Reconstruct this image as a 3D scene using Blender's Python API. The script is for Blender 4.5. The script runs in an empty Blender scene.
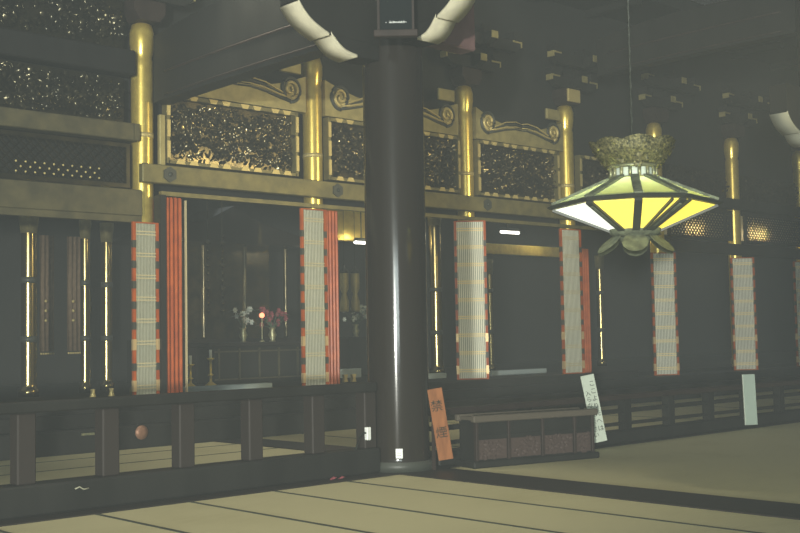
import bpy, math, random
from math import sin, cos, pi, radians
from mathutils import Vector, Matrix

random.seed(7)
SC = bpy.context.scene
COL = SC.collection

# ------------------------------------------------------------------ materials
MATS = {}

def mat(name, color, rough=0.5, metal=0.0, spec=0.5, noise=0.0, nscale=6.0, bump=0.0, bscale=40.0,
        color2=None, emit=None, estr=0.0, stretch=None):
    m = bpy.data.materials.new(name)
    m.use_nodes = True
    nt = m.node_tree
    b = nt.nodes['Principled BSDF']
    b.inputs['Base Color'].default_value = (*color, 1)
    b.inputs['Roughness'].default_value = rough
    b.inputs['Metallic'].default_value = metal
    b.inputs['Specular IOR Level'].default_value = spec
    tc = None
    if noise > 0 or bump > 0:
        tc = nt.nodes.new('ShaderNodeTexCoord')
        mp = nt.nodes.new('ShaderNodeMapping')
        if stretch:
            mp.inputs['Scale'].default_value = stretch
        nt.links.new(tc.outputs['Object'], mp.inputs['Vector'])
    if noise > 0:
        n = nt.nodes.new('ShaderNodeTexNoise')
        n.inputs['Scale'].default_value = nscale
        n.inputs['Detail'].default_value = 5
        nt.links.new(mp.outputs['Vector'], n.inputs['Vector'])
        r = nt.nodes.new('ShaderNodeValToRGB')
        c2 = color2 or tuple(c * (1 - noise) for c in color)
        r.color_ramp.elements[0].position = 0.35
        r.color_ramp.elements[1].position = 0.65
        r.color_ramp.elements[0].color = (*c2, 1)
        r.color_ramp.elements[1].color = (*color, 1)
        nt.links.new(n.outputs['Fac'], r.inputs['Fac'])
        nt.links.new(r.outputs['Color'], b.inputs['Base Color'])
    if bump > 0:
        n2 = nt.nodes.new('ShaderNodeTexNoise')
        n2.inputs['Scale'].default_value = bscale
        n2.inputs['Detail'].default_value = 4
        nt.links.new(mp.outputs['Vector'], n2.inputs['Vector'])
        bp = nt.nodes.new('ShaderNodeBump')
        bp.inputs['Strength'].default_value = bump
        bp.inputs['Distance'].default_value = 0.02
        nt.links.new(n2.outputs['Fac'], bp.inputs['Height'])
        nt.links.new(bp.outputs['Normal'], b.inputs['Normal'])
    if emit:
        b.inputs['Emission Color'].default_value = (*emit, 1)
        b.inputs['Emission Strength'].default_value = estr
    MATS[name] = m
    return m

WOOD = mat('dark_stained_wood', (0.022, 0.022, 0.02), 0.55, spec=0.15, noise=0.3, nscale=3.0, stretch=(1, 1, 0.3))
WOODB = mat('brown_wood', (0.038, 0.026, 0.022), 0.6, spec=0.25, noise=0.35, nscale=4.0)
LACQ = mat('black_lacquer', (0.022, 0.018, 0.015), 0.105, spec=0.4, bump=0.01, bscale=3.0)
WALL = mat('dark_interior_boards', (0.025, 0.026, 0.024), 0.8, spec=0.1, noise=0.2, nscale=1.5)
GOLD = mat('gold_leaf', (0.92, 0.72, 0.18), 0.28, metal=0.68, noise=0.25, nscale=9.0, color2=(0.80, 0.60, 0.14), bump=0.03, bscale=20)
GOLDB = mat('bright_gilt_fitting', (0.66, 0.54, 0.22), 0.45, metal=0.35)
GOLDD = mat('tarnished_gold', (0.25, 0.215, 0.085), 0.5, metal=0.4, noise=0.4, nscale=5.0, color2=(0.16, 0.145, 0.065), bump=0.1, bscale=25)
GOLDI = mat('polished_inner_gold', (0.34, 0.27, 0.11), 0.22, metal=1.0, bump=0.04, bscale=8)
CARVE_DIM = mat('dimmed_carved_gilt', (0.075, 0.065, 0.035), 0.25, metal=0.8, noise=0.5, nscale=4.0, color2=(0.03, 0.028, 0.02))  # carved gilt darkened, the friezes' dimness put into the colour
CROWN = mat('openwork_brass', (0.30, 0.27, 0.12), 0.5, metal=0.5, noise=0.6, nscale=38.0, color2=(0.05, 0.055, 0.03), bump=0.7, bscale=45)
GOLDM = mat('dull_gold_plate', (0.46, 0.40, 0.17), 0.5, metal=0.4, noise=0.3, nscale=5.0)
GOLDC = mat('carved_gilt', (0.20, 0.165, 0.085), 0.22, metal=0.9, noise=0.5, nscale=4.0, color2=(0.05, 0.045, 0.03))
GOLD_DIM = mat('dimmed_gold', (0.14, 0.125, 0.065), 0.5, metal=0.4, noise=0.4, nscale=4.0, color2=(0.08, 0.075, 0.045), bump=0.1, bscale=25)  # gold darkened so its colour carries the shade of the dim bay
LANB = mat('patinated_lantern_metal', (0.19, 0.215, 0.14), 0.65, metal=0.1, spec=0.25, noise=0.4, nscale=14.0, color2=(0.09, 0.10, 0.07))
BRASS = mat('aged_brass', (0.42, 0.40, 0.22), 0.4, metal=0.6, noise=0.4, nscale=14.0, color2=(0.22, 0.24, 0.15))
BLACKM = mat('blackened_metal', (0.05, 0.055, 0.045), 0.45, spec=0.4)
RED = mat('vermilion_lacquer', (0.52, 0.115, 0.022), 0.28, spec=0.12, noise=0.3, nscale=5.0, color2=(0.36, 0.07, 0.016))
PAPER = mat('screen_paper', (0.95, 0.95, 0.80), 0.8, spec=0.1, noise=0.25, nscale=2.2, color2=(0.80, 0.83, 0.72))
BANDB = mat('bright_gilt_crossbars', (0.95, 0.80, 0.42), 0.5)
SILL = mat('worn_lacquer_sill', (0.022, 0.019, 0.017), 0.5, spec=0.25)
SLAT = mat('lattice_slats', (0.30, 0.30, 0.22), 0.5, spec=0.3)
BAND = mat('gilt_crossbars', (0.60, 0.52, 0.30), 0.5)
BRASSG = mat('worn_gilt_fitting', (0.75, 0.55, 0.28), 0.4, metal=0.4)
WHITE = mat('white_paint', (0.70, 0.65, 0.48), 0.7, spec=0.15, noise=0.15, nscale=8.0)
WHITE_DIM = mat('dimmed_white_paint', (0.34, 0.35, 0.28), 0.7, spec=0.15)  # white paint darkened to hold down the light on the far bracket end
PALE = mat('pale_board', (0.46, 0.54, 0.52), 0.6, spec=0.2)
SIGNW = mat('white_sign_board', (0.54, 0.60, 0.51), 0.6, spec=0.1)
SIGNG = mat('pale_green_board', (0.34, 0.42, 0.36), 0.6, spec=0.2)
SIGNO = mat('orange_wood_sign', (0.31, 0.125, 0.05), 0.6, spec=0.1, noise=0.3, nscale=6.0, stretch=(3, 3, 0.5))
INK = mat('black_ink', (0.02, 0.025, 0.02), 0.7, spec=0.1)
LABELW = mat('white_label', (0.85, 0.88, 0.85), 0.5)
PINK = mat('crimson_petals', (0.30, 0.07, 0.09), 0.6)
PETAL = mat('white_petals', (0.62, 0.68, 0.62), 0.6)
LEAF = mat('dark_leaves', (0.10, 0.16, 0.10), 0.6)
CLOTH = mat('brown_brocade', (0.20, 0.14, 0.09), 0.8, spec=0.1, noise=0.3, nscale=10)
FLUO = mat('lit_white_tube', (0.9, 0.9, 0.85), 0.5, emit=(1.0, 0.97, 0.85), estr=6.0)
REDL = mat('lit_red_lamp', (0.8, 0.2, 0.1), 0.5, emit=(1.0, 0.28, 0.14), estr=3.0)
GLASSY = mat('lit_yellow_glass', (0.8, 0.7, 0.2), 0.4, emit=(1.0, 0.80, 0.07), estr=1.15)
GLASSW = mat('lit_white_glass', (0.85, 0.88, 0.8), 0.4, emit=(0.93, 1.0, 0.86), estr=1.05)

def tatami_mat():
    m = bpy.data.materials.new('tatami_weave')
    m.use_nodes = True
    nt = m.node_tree
    b = nt.nodes['Principled BSDF']
    b.inputs['Roughness'].default_value = 0.75
    b.inputs['Specular IOR Level'].default_value = 0.15
    tc = nt.nodes.new('ShaderNodeTexCoord')
    mp = nt.nodes.new('ShaderNodeMapping'); mp.inputs['Scale'].default_value = (1, 40, 1)
    n = nt.nodes.new('ShaderNodeTexNoise'); n.inputs['Scale'].default_value = 3.0; n.inputs['Detail'].default_value = 6
    n2 = nt.nodes.new('ShaderNodeTexNoise'); n2.inputs['Scale'].default_value = 0.8
    nt.links.new(tc.outputs['Object'], mp.inputs['Vector'])
    nt.links.new(mp.outputs['Vector'], n.inputs['Vector'])
    nt.links.new(tc.outputs['Object'], n2.inputs['Vector'])
    mx = nt.nodes.new('ShaderNodeMath'); mx.operation = 'ADD'
    nt.links.new(n.outputs['Fac'], mx.inputs[0]); nt.links.new(n2.outputs['Fac'], mx.inputs[1])
    r = nt.nodes.new('ShaderNodeValToRGB')
    r.color_ramp.elements[0].position = 0.6; r.color_ramp.elements[1].position = 1.4
    r.color_ramp.elements[0].color = (0.46, 0.42, 0.23, 1)
    r.color_ramp.elements[1].color = (0.56, 0.52, 0.31, 1)
    nt.links.new(mx.outputs[0], r.inputs['Fac'])
    nt.links.new(r.outputs['Color'], b.inputs['Base Color'])
    return m
TATAMI = tatami_mat()
HERI = mat('tatami_border_cloth', (0.07, 0.08, 0.06), 0.8, spec=0.1)

def shade_glass():
    m = bpy.data.materials.new('translucent_roof_glass')
    m.use_nodes = True
    nt = m.node_tree
    for n in list(nt.nodes):
        nt.nodes.remove(n)
    o = nt.nodes.new('ShaderNodeOutputMaterial')
    t = nt.nodes.new('ShaderNodeBsdfTranslucent'); t.inputs['Color'].default_value = (0.74, 0.82, 0.64, 1)
    d = nt.nodes.new('ShaderNodeBsdfDiffuse'); d.inputs['Color'].default_value = (0.22, 0.26, 0.17, 1)
    a = nt.nodes.new('ShaderNodeMixShader'); a.inputs[0].default_value = 0.55
    nt.links.new(d.outputs[0], a.inputs[1]); nt.links.new(t.outputs[0], a.inputs[2])
    nt.links.new(a.outputs[0], o.inputs[0])
    return m
ROOFG = shade_glass()

# ------------------------------------------------------------------ mesh builder
class MB:
    def __init__(self, M=None):
        self.v = []; self.f = []; self.mi = []; self.sm = []
        self.M = M or Matrix.Identity(4)
        self.cur = 0

    def add(self, vs, fs, smooth=False, M=None):
        T = self.M @ M if M is not None else self.M
        o = len(self.v)
        self.v += [T @ Vector(p) for p in vs]
        for f in fs:
            self.f.append([i + o for i in f]); self.mi.append(self.cur); self.sm.append(smooth)

    def box(self, x0, x1, y0, y1, z0, z1, M=None, bev=0.0):
        if bev > 0:
            b = min(bev, abs(x1-x0)*.4, abs(y1-y0)*.4, abs(z1-z0)*.4)
            # octagonal-section box: chamfer the edges along the longest axis plus end chamfers
            vs = []; 
            for z, i in ((z0, b), (z0+b, 0), (z1-b, 0), (z1, b)):
                vs += [(x0+b, y0+i, z), (x1-b, y0+i, z), (x1-i, y0+b, z), (x1-i, y1-b, z), (x1-b, y1-i, z), (x0+b, y1-i, z), (x0+i, y1-b, z), (x0+i, y0+b, z)]
            fs = [list(range(7, -1, -1)), list(range(24, 32))]
            for k in range(3):
                for j in range(8):
                    a = k*8+j; c = k*8+(j+1) % 8
                    fs.append([a, c, c+8, a+8])
            self.add(vs, fs, M=M); return
        vs = [(x, y, z) for z in (z0, z1) for (x, y) in ((x0, y0), (x1, y0), (x1, y1), (x0, y1))]
        self.add(vs, [[3, 2, 1, 0], [4, 5, 6, 7], [0, 1, 5, 4], [1, 2, 6, 5], [2, 3, 7, 6], [3, 0, 4, 7]], M=M)

    def lathe(self, prof, n=24, M=None, c=(0, 0), smooth=True):
        vs = []; fs = []
        full = [prof[0]]
        for (ra, za), (rb, zb) in zip(prof, prof[1:]):      # support loops keep long smooth runs straight
            if abs(zb-za) > .3:
                full += [(ra+(rb-ra)*.02, za+(zb-za)*.02), (ra+(rb-ra)*.98, za+(zb-za)*.98)]
            full.append((rb, zb))
        prof = full
        for r, z in prof:
            for k in range(n):
                a = 2*pi*k/n
                vs.append((c[0]+r*cos(a), c[1]+r*sin(a), z))
        for i in range(len(prof)-1):
            for k in range(n):
                a = i*n+k; b = i*n+(k+1) % n
                fs.append([a, b, b+n, a+n])
        fs.append(list(range(n-1, -1, -1)))
        fs.append([(len(prof)-1)*n+k for k in range(n)])
        self.add(vs, fs, smooth, M)

    def cyl(self, x, y, z0, z1, r, n=16, M=None):
        self.lathe([(r, z0), (r, z1)], n, M, (x, y))

    def tube(self, pts, r, n=6, smooth=True, M=None, r1=None):
        P = [Vector(p) for p in pts]; vs = []; fs = []
        for i, p in enumerate(P):
            t = (P[min(i+1, len(P)-1)] - P[max(i-1, 0)]).normalized()
            up = Vector((0, 0, 1)) if abs(t.z) < 0.9 else Vector((1, 0, 0))
            a = t.cross(up).normalized(); b = t.cross(a)
            rr = r if r1 is None else r + (r1-r)*i/max(1, len(P)-1)
            for k in range(n):
                an = 2*pi*k/n
                vs.append(p + a*(rr*cos(an)) + b*(rr*sin(an)))
        for i in range(len(P)-1):
            for k in range(n):
                a = i*n+k; b = i*n+(k+1) % n
                fs.append([a, b, b+n, a+n])
        fs.append(list(range(n-1, -1, -1))); fs.append([(len(P)-1)*n+k for k in range(n)])
        self.add(vs, fs, smooth, M)

    def prism(self, poly, axis, a0, a1, M=None):
        """poly: list of 2D points; axis: the extrusion axis ('x': poly=(y,z), 'y': poly=(x,z), 'z': poly=(x,y))"""
        n = len(poly)
        def p3(p, a):
            return {'x': (a, p[0], p[1]), 'y': (p[0], a, p[1]), 'z': (p[0], p[1], a)}[axis]
        vs = [p3(p, a0) for p in poly] + [p3(p, a1) for p in poly]
        fs = [list(range(n-1, -1, -1)), list(range(n, 2*n))]
        for i in range(n):
            j = (i+1) % n
            fs.append([i, j, j+n, i+n])
        self.add(vs, fs, M=M)

    def sphere(self, c, r, n=12, m=8, sz=1.0, M=None):
        prof = [(max(1e-4, r*sin(pi*i/m)), c[2]-r*sz*cos(pi*i/m)) for i in range(m+1)]
        self.lathe(prof, n, M, (c[0], c[1]))

    def leaf(self, c, d, w, l, lift, nrm):
        """a bent pointed petal: centre line along d, width along d x nrm, its middle lifted along nrm"""
        c = Vector(c); d = Vector(d).normalized(); nrm = Vector(nrm).normalized(); s = d.cross(nrm)
        vs = [c, c+d*l*.35+s*w*.5+nrm*lift*.3, c+d*l*.35-s*w*.5+nrm*lift*.3, c+d*l*.45+nrm*lift, c+d*l*.75+s*w*.35+nrm*lift*.7,
              c+d*l*.75-s*w*.35+nrm*lift*.7, c+d*l+nrm*lift*.2]
        self.add(vs, [[0, 3, 1], [0, 2, 3], [1, 3, 4], [2, 5, 3], [3, 6, 4], [3, 5, 6]], True)

    def build(self, name, mats, parent=None, world=True, kind=None):
        me = bpy.data.meshes.new(name)
        off = Vector((0, 0, 0))
        if world and parent is not None:
            p = parent
            while p is not None:
                off += p.location; p = p.parent
        me.from_pydata([tuple(v-off) for v in self.v], [], self.f)
        if not isinstance(mats, (list, tuple)):
            mats = [mats]
        for m in mats:
            me.materials.append(m)
        me.polygons.foreach_set('material_index', self.mi)
        me.polygons.foreach_set('use_smooth', self.sm)
        me.update()
        o = bpy.data.objects.new(name, me)
        COL.objects.link(o)
        if parent is not None:
            o.parent = parent
        if kind:
            o['kind'] = kind
        return o

def tag(o, label, cat, group=None):
    o['label'] = label; o['category'] = cat; o['kind'] = 'thing'
    if group:
        o['group'] = group
    return o

def thing(name, label, cat, loc=(0, 0, 0), rz=0.0, group=None):
    o = bpy.data.objects.new(name, None)
    o.empty_display_size = 0.1
    COL.objects.link(o)
    o.location = loc; o.rotation_euler = (0, 0, rz)
    return tag(o, label, cat, group)

def dup(root, loc, rz, label, group=None):
    r = root.copy(); COL.objects.link(r); r.location = loc; r.rotation_euler = (0, 0, rz); r['label'] = label
    if group:
        r['group'] = group
    for ch in list(root.children):
        c = ch.copy(); COL.objects.link(c); c.parent = r
        for g in list(ch.children):
            d = g.copy(); COL.objects.link(d); d.parent = c
    return r

# ------------------------------------------------------------------ layout numbers (metres)
# X runs along the front of the sanctuary, Y goes into it
FY = 15.2                                        # axis of the gilt columns
COLX = [8.82, 12.11, 15.86, 18.95, 22.2, 25.54, 28.96]
PX, PY = 8.75, 9.5                               # near black pillar

# ------------------------------------------------------------------ the setting
m = MB()
m.box(-6, 45, -6, 14.2, -0.2, 0.0)
m.cur = 1
for k in range(10):                              # border cloths of the front mats
    x = 7.70 - 0.95*k
    m.box(x-.022, x+.022, -6, 9.15, -0.01, 0.003)
for k in range(5):                               # mats lie the other way behind the railing
    y = 10.75 + .95*k
    if y < 14.1:
        m.box(-6, 9.4, y-.02, y+.02, -0.01, 0.003)
for k in range(12):
    x = 11.0 + 2.9*k
    m.box(x-.02, x+.02, 10.2, 14.2, -0.01, 0.003)
m.build('floor', [TATAMI, HERI], kind='structure')

m = MB(); m.box(-6, 8.42, 9.15, 9.85, -0.05, 0.012); m.box(9.12, 45, 9.15, 9.85, -0.05, 0.012); m.build('trim_1', SILL, kind='structure')
m = MB(); m.box(8.42, 9.12, -6, 9.85, -0.05, 0.012); m.build('trim_2', SILL, kind='structure')
m = MB(); m.box(9.40, 10.05, 9.86, 14.2, -0.05, 0.012); m.build('trim_3', SILL, kind='structure')
# stepped edge of the raised sanctuary floor
m = MB(); m.box(-6, 45, 14.2, 14.75, -0.1, 0.32, bev=.02); m.box(-6, 45, 14.5, 24, -0.1, 0.5); m.box(-6, 20.6, 14.68, 15.4, 0.45, 0.65, bev=.02)
m.box(-6, 45, 15.4, 24, 0.45, 0.58); m.build('floor_sanctuary', WOOD, kind='structure')
m = MB(); m.box(-6, 45, 23.5, 23.8, 0, 9); m.build('wall_back', WALL, kind='structure')
m = MB(); m.box(45, 45.3, -6, 24, 0, 9); m.build('wall_right', WALL, kind='structure')
m = MB(); m.box(-6.3, -6, 9, 24, 0, 9); m.build('wall_left', WALL, kind='structure')
m = MB(); m.box(-6, 45, 14, 24, 8.6, 8.9)
for k in range(26):
    m.box(-6+2*k, -5.85+2*k, 14, 24, 8.45, 8.6)
m.build('ceiling', WOOD, kind='structure')
# boarded wall above the head beams and the inner ceiling behind it
m = MB(); m.box(-6, 45, 15.40, 15.50, 3.8, 8.6); m.build('wall_front', WALL, kind='structure')
m = MB(); m.box(-6, 45, 15.50, 23.5, 4.9, 5.1); m.build('ceiling_sanctuary', WALL, kind='structure')

# ------------------------------------------------------------------ near black pillar and what hangs on it
p = thing('black_pillar', 'huge round black lacquered pillar standing in front of the gilt sanctuary', 'pillar', (PX, PY, 0))
m = MB(); m.lathe([(.37, 0.012), (.37, .03), (.345, .05), (.345, 5.6), (.36, 6.2), (.36, 8.4)], 48, c=(PX, PY)); m.build('shaft', LACQ, p)
m = MB(); m.lathe([(.40, 0.012), (.40, .09), (.385, .11), (.385, .115)], 48, c=(PX, PY)); m.build('base_ring', BLACKM, p)

def smooth_profile(pts, sub=5):
    out = []
    for i in range(len(pts)-1):
        p0 = pts[max(0, i-1)]; p1 = pts[i]; p2 = pts[i+1]; p3 = pts[min(len(pts)-1, i+2)]
        for k in range(sub):
            t = k/sub
            out.append(tuple(.5*((2*p1[j]) + (-p0[j]+p2[j])*t + (2*p0[j]-5*p1[j]+4*p2[j]-p3[j])*t*t + (-p0[j]+3*p1[j]-3*p2[j]+p3[j])*t**3) for j in (0, 1)))
    out.append(pts[-1])
    return out

# bracket nose: (distance from the pillar axis, height) of the white scooped underside, outer end first
NOSE1 = [(1.47, 5.02), (1.40, 4.93), (1.30, 4.84), (1.18, 4.775), (1.06, 4.725)]
NOSE2 = [(1.03, 4.745), (.985, 4.70), (.90, 4.625), (.80, 4.575), (.66, 4.55)]
def nose(label, fr, dz, parent_loc, paint=None):
    """fr(d, w, z): world point at distance d from the pillar axis, w across the arm"""
    t = thing('bracket_nose', label, 'bracket', parent_loc)
    for prof, w, topz in ((NOSE1, .165, 5.5), (NOSE2, .16, 5.0)):
        P = smooth_profile(prof)
        inner = .34
        # wooden body above the scooped underside
        b = MB(); n = len(P)
        poly = [(d, z+dz) for d, z in P] + [(inner, P[-1][1]+dz+.0), (inner, topz+dz), (P[0][0], topz+dz)]
        vs = [fr(d, -w+.01, z+.012) for d, z in poly] + [fr(d, w-.01, z+.012) for d, z in poly]
        N = len(poly)
        fs = [list(range(N)), list(range(2*N-1, N-1, -1))] + [[i, i+N, (i+1) % N+N, (i+1) % N] for i in range(N)]
        b.add(vs, fs); body = b.build('arm', WOOD, t)
        e = MB()
        vs = []; fs = []
        for d, z in P:
            vs += [fr(d, -w, z+dz), fr(d, w, z+dz), fr(d, w, z+dz+.03), fr(d, -w, z+dz+.03)]
        for i in range(n-1):
            a = i*4
            for j in range(4):
                fs.append([a+j, a+(j+1) % 4, a+4+(j+1) % 4, a+4+j])
        fs += [[3, 2, 1, 0], [4*n-4, 4*n-3, 4*n-2, 4*n-1]]
        e.add(vs, fs, True); e.build('painted_face', paint or WHITE, body)
    return t
nose('bracket arm with long white scooped end, left of the black pillar top', lambda d, w, z: (PX-d, PY+w, z), 0.0, (PX, PY, 4.5))
nose('bracket arm with white scooped end beside the reddish brown beam end', lambda d, w, z: (PX+w, PY-.28-(d-.28)*.80, z), 0.19, (PX, PY, 4.7))
nose('small far bracket arm with dull white end at the right picture edge', lambda d, w, z: (COLX[3]-d, PY+w, z), 0.05, (COLX[3], PY, 4.5), WHITE_DIM)
m = MB(); m.box(PX+.30, 10.02, PY-.13, PY+.13, 4.93, 5.6, bev=.02)
tag(m.build('beam_end', mat('reddish_brown_wood', (0.20, 0.115, 0.11), .6, spec=.2, noise=.25, nscale=5)), 'reddish brown squared beam end right of the black pillar top', 'beam')
# second black pillar, just outside the right of the frame, carries the far bracket arm
p2 = thing('black_pillar', 'second black pillar beyond the right picture edge', 'pillar', (COLX[3], PY, 0))
m = MB(); m.lathe([(.37, 0.012), (.37, .03), (.345, .05), (.345, 8.4)], 40, c=(COLX[3], PY)); m.build('shaft', LACQ, p2)

# tie beam from the pillar to the first gilt column
def sidebeam(x, z0, z1, label, y1=FY-.17):
    t = thing('tie_beam', label, 'beam', (x, 9.8, z0))
    b = MB(); pts = []
    n = 16; y0 = PY+.33
    low = [(y0+(y1-y0)*k/n, z0+.10*(1-(2*k/n-1)**2)*.3) for k in range(n+1)]
    up = [(y, z1+.16*(1-(2*(y-y0)/(y1-y0)-1)**2)) for y, z in reversed(low)]
    b.prism(low+up, 'x', x-.14, x+.14); b.build('beam_body', WOOD, t)
    g = MB()
    for s in (-1, 1):
        g.tube([(x+s*.14, y, z+.42) for y, z in low[1:-1]], .02, 6)
        g.tube([(x+s*.14, y, z+.07) for y, z in low[1:-1]], .014, 6)
    g.build('carved_line', WOODB, t)
    return t
sidebeam(9.06, 5.08, 6.1, 'long dark tie beam running back from the black pillar to the leftmost gilt column')
sidebeam(18.95, 6.75, 7.5, 'high arched dark tie beam above the hanging lantern', 14.2)

# framed notice on the pillar
vd = Vector((cos(radians(47)), sin(radians(47)), 0)); vr = Vector((vd.y, -vd.x, 0))
Mp = Matrix.Translation((8.185, 8.81, 0)) @ Matrix.Rotation(radians(47.2-90), 4, 'Z')   # local x right, local y away
t = thing('hanging_plaque', 'dark framed plaque with a tiny white line of writing, high on the black pillar', 'sign', (8.185, 8.81, 4.68))
m = MB(Mp); m.box(-.175, .175, 0, .03, 4.72, 5.75); m.build('panel', mat('plaque_panel', (.012, .016, .018), .9, spec=.05), t)
m = MB(Mp); m.box(-.205, -.18, -.03, .04, 4.70, 5.75); m.box(.165, .19, -.03, .04, 4.70, 5.75); m.box(-.245, .225, -.05, .05, 4.68, 4.755, bev=.008); m.build('frame', WOODB, t)
m = MB(Mp); m.box(-.03, .03, .03, .50, 5.2, 5.3); m.build('hanger', BLACKM, t)

def text_mesh(name, body, size, material, parent, M, extrude=.0015, align='CENTER', linesp=1.0):
    cu = bpy.data.curves.new(name, 'FONT')
    cu.body = body; cu.size = size; cu.extrude = extrude; cu.align_x = align; cu.align_y = 'CENTER'; cu.space_line = linesp
    cu.resolution_u = 2
    o = bpy.data.objects.new(name, cu); COL.objects.link(o)
    dg = bpy.context.evaluated_depsgraph_get()
    me = bpy.data.meshes.new_from_object(o.evaluated_get(dg))
    bpy.data.objects.remove(o); bpy.data.curves.remove(cu)
    me.name = name; me.materials.clear(); me.materials.append(material)
    me.transform(M)
    q = bpy.data.objects.new(name, me); COL.objects.link(q); q.parent = parent
    return q
# tiny unreadable white line on the plaque: a row of little strokes
m = MB(Mp)
m.box(-.115, -.108, -.004, .0, 4.838, 4.846); m.build('dash', LABELW, t)
m = MB(Mp); m.box(-.08, .11, -.002, 0, 4.841, 4.845)
x = -.08
for k in range(17):
    w = random.choice((.006, .008, .009)); h = random.choice((.018, .02, .026))
    m.box(x, x+.003, -.004, 0, 4.832, 4.832+h); m.box(x, x+w, -.004, 0, 4.832+h*.5, 4.837+h*.5); x += w+.003
m.build('lettering', LABELW, t)

# small labels on / beside the pillar
Mq = Matrix.Translation((PX, PY, 0)) @ Matrix.Rotation(radians(47.2-90), 4, 'Z')
m = MB(Mq); m.box(-.038, .038, -.352, -.342, .16, .265); m.cur = 1; m.box(-.022, .022, -.354, -.351, .19, .196); m.box(-.022, .022, -.354, -.351, .215, .221)
tag(m.build('paper_tag', [LABELW, mat('grey_print', (.5, .5, .48), .7)]), 'small white paper tag stuck low on the black pillar', 'label')

# ------------------------------------------------------------------ near railing (left)
rl = thing('wooden_railing', 'tall dark wooden railing with square posts left of the black pillar', 'railing', (5.3, 9.5, 0))
m = MB(); m.box(-2, 8.35, 9.40, 9.60, .89, .99, bev=.015); m.build('top_rail', WOOD, rl)
m = MB(); m.box(-2, 8.35, 9.36, 9.64, .012, .28, bev=.02); m.build('bottom_rail', WOOD, rl)
for k in range(11):
    x = 8.34 - .80*k if k else 8.262
    m = MB(); m.box(x-.085, x+.085, 9.42, 9.58, .28, .89, bev=.012); m.build('post', mat('post_wood', (.030, .024, .021), .6, spec=.2) if 'post_wood' not in MATS else MATS['post_wood'], rl)
# switch box with a cord on the railing end
t = thing('socket_box', 'small white box with a thin dark cord at the railing end', 'socket', (8.21, 9.33, .40))
m = MB(); m.box(8.165, 8.225, 9.37, 9.42, .375, .515, bev=.008); m.build('housing', LABELW, t)
m = MB(); m.tube([(8.17, 9.39, .45), (8.12, 9.38, .46), (8.06, 9.375, .42), (8.02, 9.375, .34), (8.00, 9.375, .283)], .009, 6); m.build('cord', INK, t)
t = MB(); t.leaf((7.58, 9.30, .014), (1, .2, 0), .06, .12, .03, (0, 0, 1)); t.leaf((7.68, 9.29, .014), (1, -.3, 0), .05, .10, .03, (0, 0, 1))
tag(t.build('paper_scrap', PINK), 'tiny reddish scrap lying on the dark sill', 'scrap')
t = MB(); t.tube([(4.75, 9.355, .21), (4.79, 9.35, .225), (4.83, 9.35, .20), (4.88, 9.35, .205)], .007, 6)
tag(t.build('wire_hook', SLAT), 'tiny pale bent wire on the lower rail at far left', 'hook')

# ------------------------------------------------------------------ far low railing (right)
rr = thing('low_railing', 'low dark railing with thin bars behind the carved offertory chest', 'railing', (17, 9.4, 0))
m = MB(); m.box(9.16, 18.5, 9.30, 9.50, .58, .65, bev=.012); m.build('top_rail', WOODB, rr)
m = MB(); m.box(9.16, 18.5, 9.36, 9.44, .40, .455); m.build('middle_rail', WOOD, rr)
m = MB(); m.box(9.16, 18.5, 9.36, 9.44, .235, .275); m.build('lower_rail', WOOD, rr)
m = MB(); m.box(9.16, 18.5, 9.28, 9.52, .012, .17, bev=.015); m.build('bottom_rail', WOOD, rr)
for k in range(9):
    x = 9.75+1.03*k
    m = MB(); m.box(x-.07, x+.07, 9.34, 9.46, .17, .58); m.build('post', WOOD, rr)

# ------------------------------------------------------------------ offertory chest
rz = math.atan2(8.60-9.0, 10.95-9.36)
bx = thing('offertory_chest', 'long dark carved offertory chest on the mats right of the black pillar', 'chest', (9.34, 8.88, 0), rz*.9)
L = 1.72; H = .55; Dp = .36
def lb(): return MB()
m = lb(); m.box(.02, L-.02, .03, Dp-.02, .06, H-.02); m.build('body', WOOD, bx, world=False)
m = lb(); m.box(-.04, L+.04, -.03, Dp+.02, 0.0, .075, bev=.015); m.build('plinth', WOOD, bx, world=False)
m = lb(); m.box(-.03, L+.03, -.025, .05, H-.04, H+.035, bev=.01); m.box(-.03, L+.03, Dp-.05, Dp+.02, H-.04, H+.035, bev=.01)
for k in range(15):
    m.box(.0+k*L/15, .055+k*L/15, .05, Dp-.05, H-.02, H+.015)
m.build('slatted_lid', mat('lighter_lid_wood', (.10, .085, .065), .6, spec=.2), bx, world=False)  # lid lighter than the body wood
for x in (.03, .47, .95, 1.42, L-.03):
    m = lb(); m.box(x-.018, x+.018, .0, .06, .075, H-.04, bev=.005); m.build('upright', WOODB, bx, world=False)
m = lb(); m.box(.02, L-.02, .012, .05, .32, .36); m.build('middle_rail', WOOD, bx, world=False)
for x0, x1 in ((.06, .44), (.50, .92), (.98, 1.39), (1.45, L-.06)):
    q = MB(); q.box(x0, x1, .022, .034, .09, .31)
    for k in range(46):
        a = random.uniform(0, 2*pi); c = (random.uniform(x0+.05, x1-.05), .024, random.uniform(.12, .28))
        q.leaf(c, (cos(a), 0, sin(a)), .035, .07, .02, (0, -1, 0))
    q.build('carved_panel', mat('carved_brown_wood', (.07, .048, .042), .55, spec=.3) if 'carved_brown_wood' not in MATS else MATS['carved_brown_wood'], bx, world=False)
    q = MB(); q.box(x0, x1, .022, .034, .37, H-.05); q.box(x0+.04, x1-.04, .014, .024, .39, H-.07); q.build('upper_panel', WOOD, bx, world=False)

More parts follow.
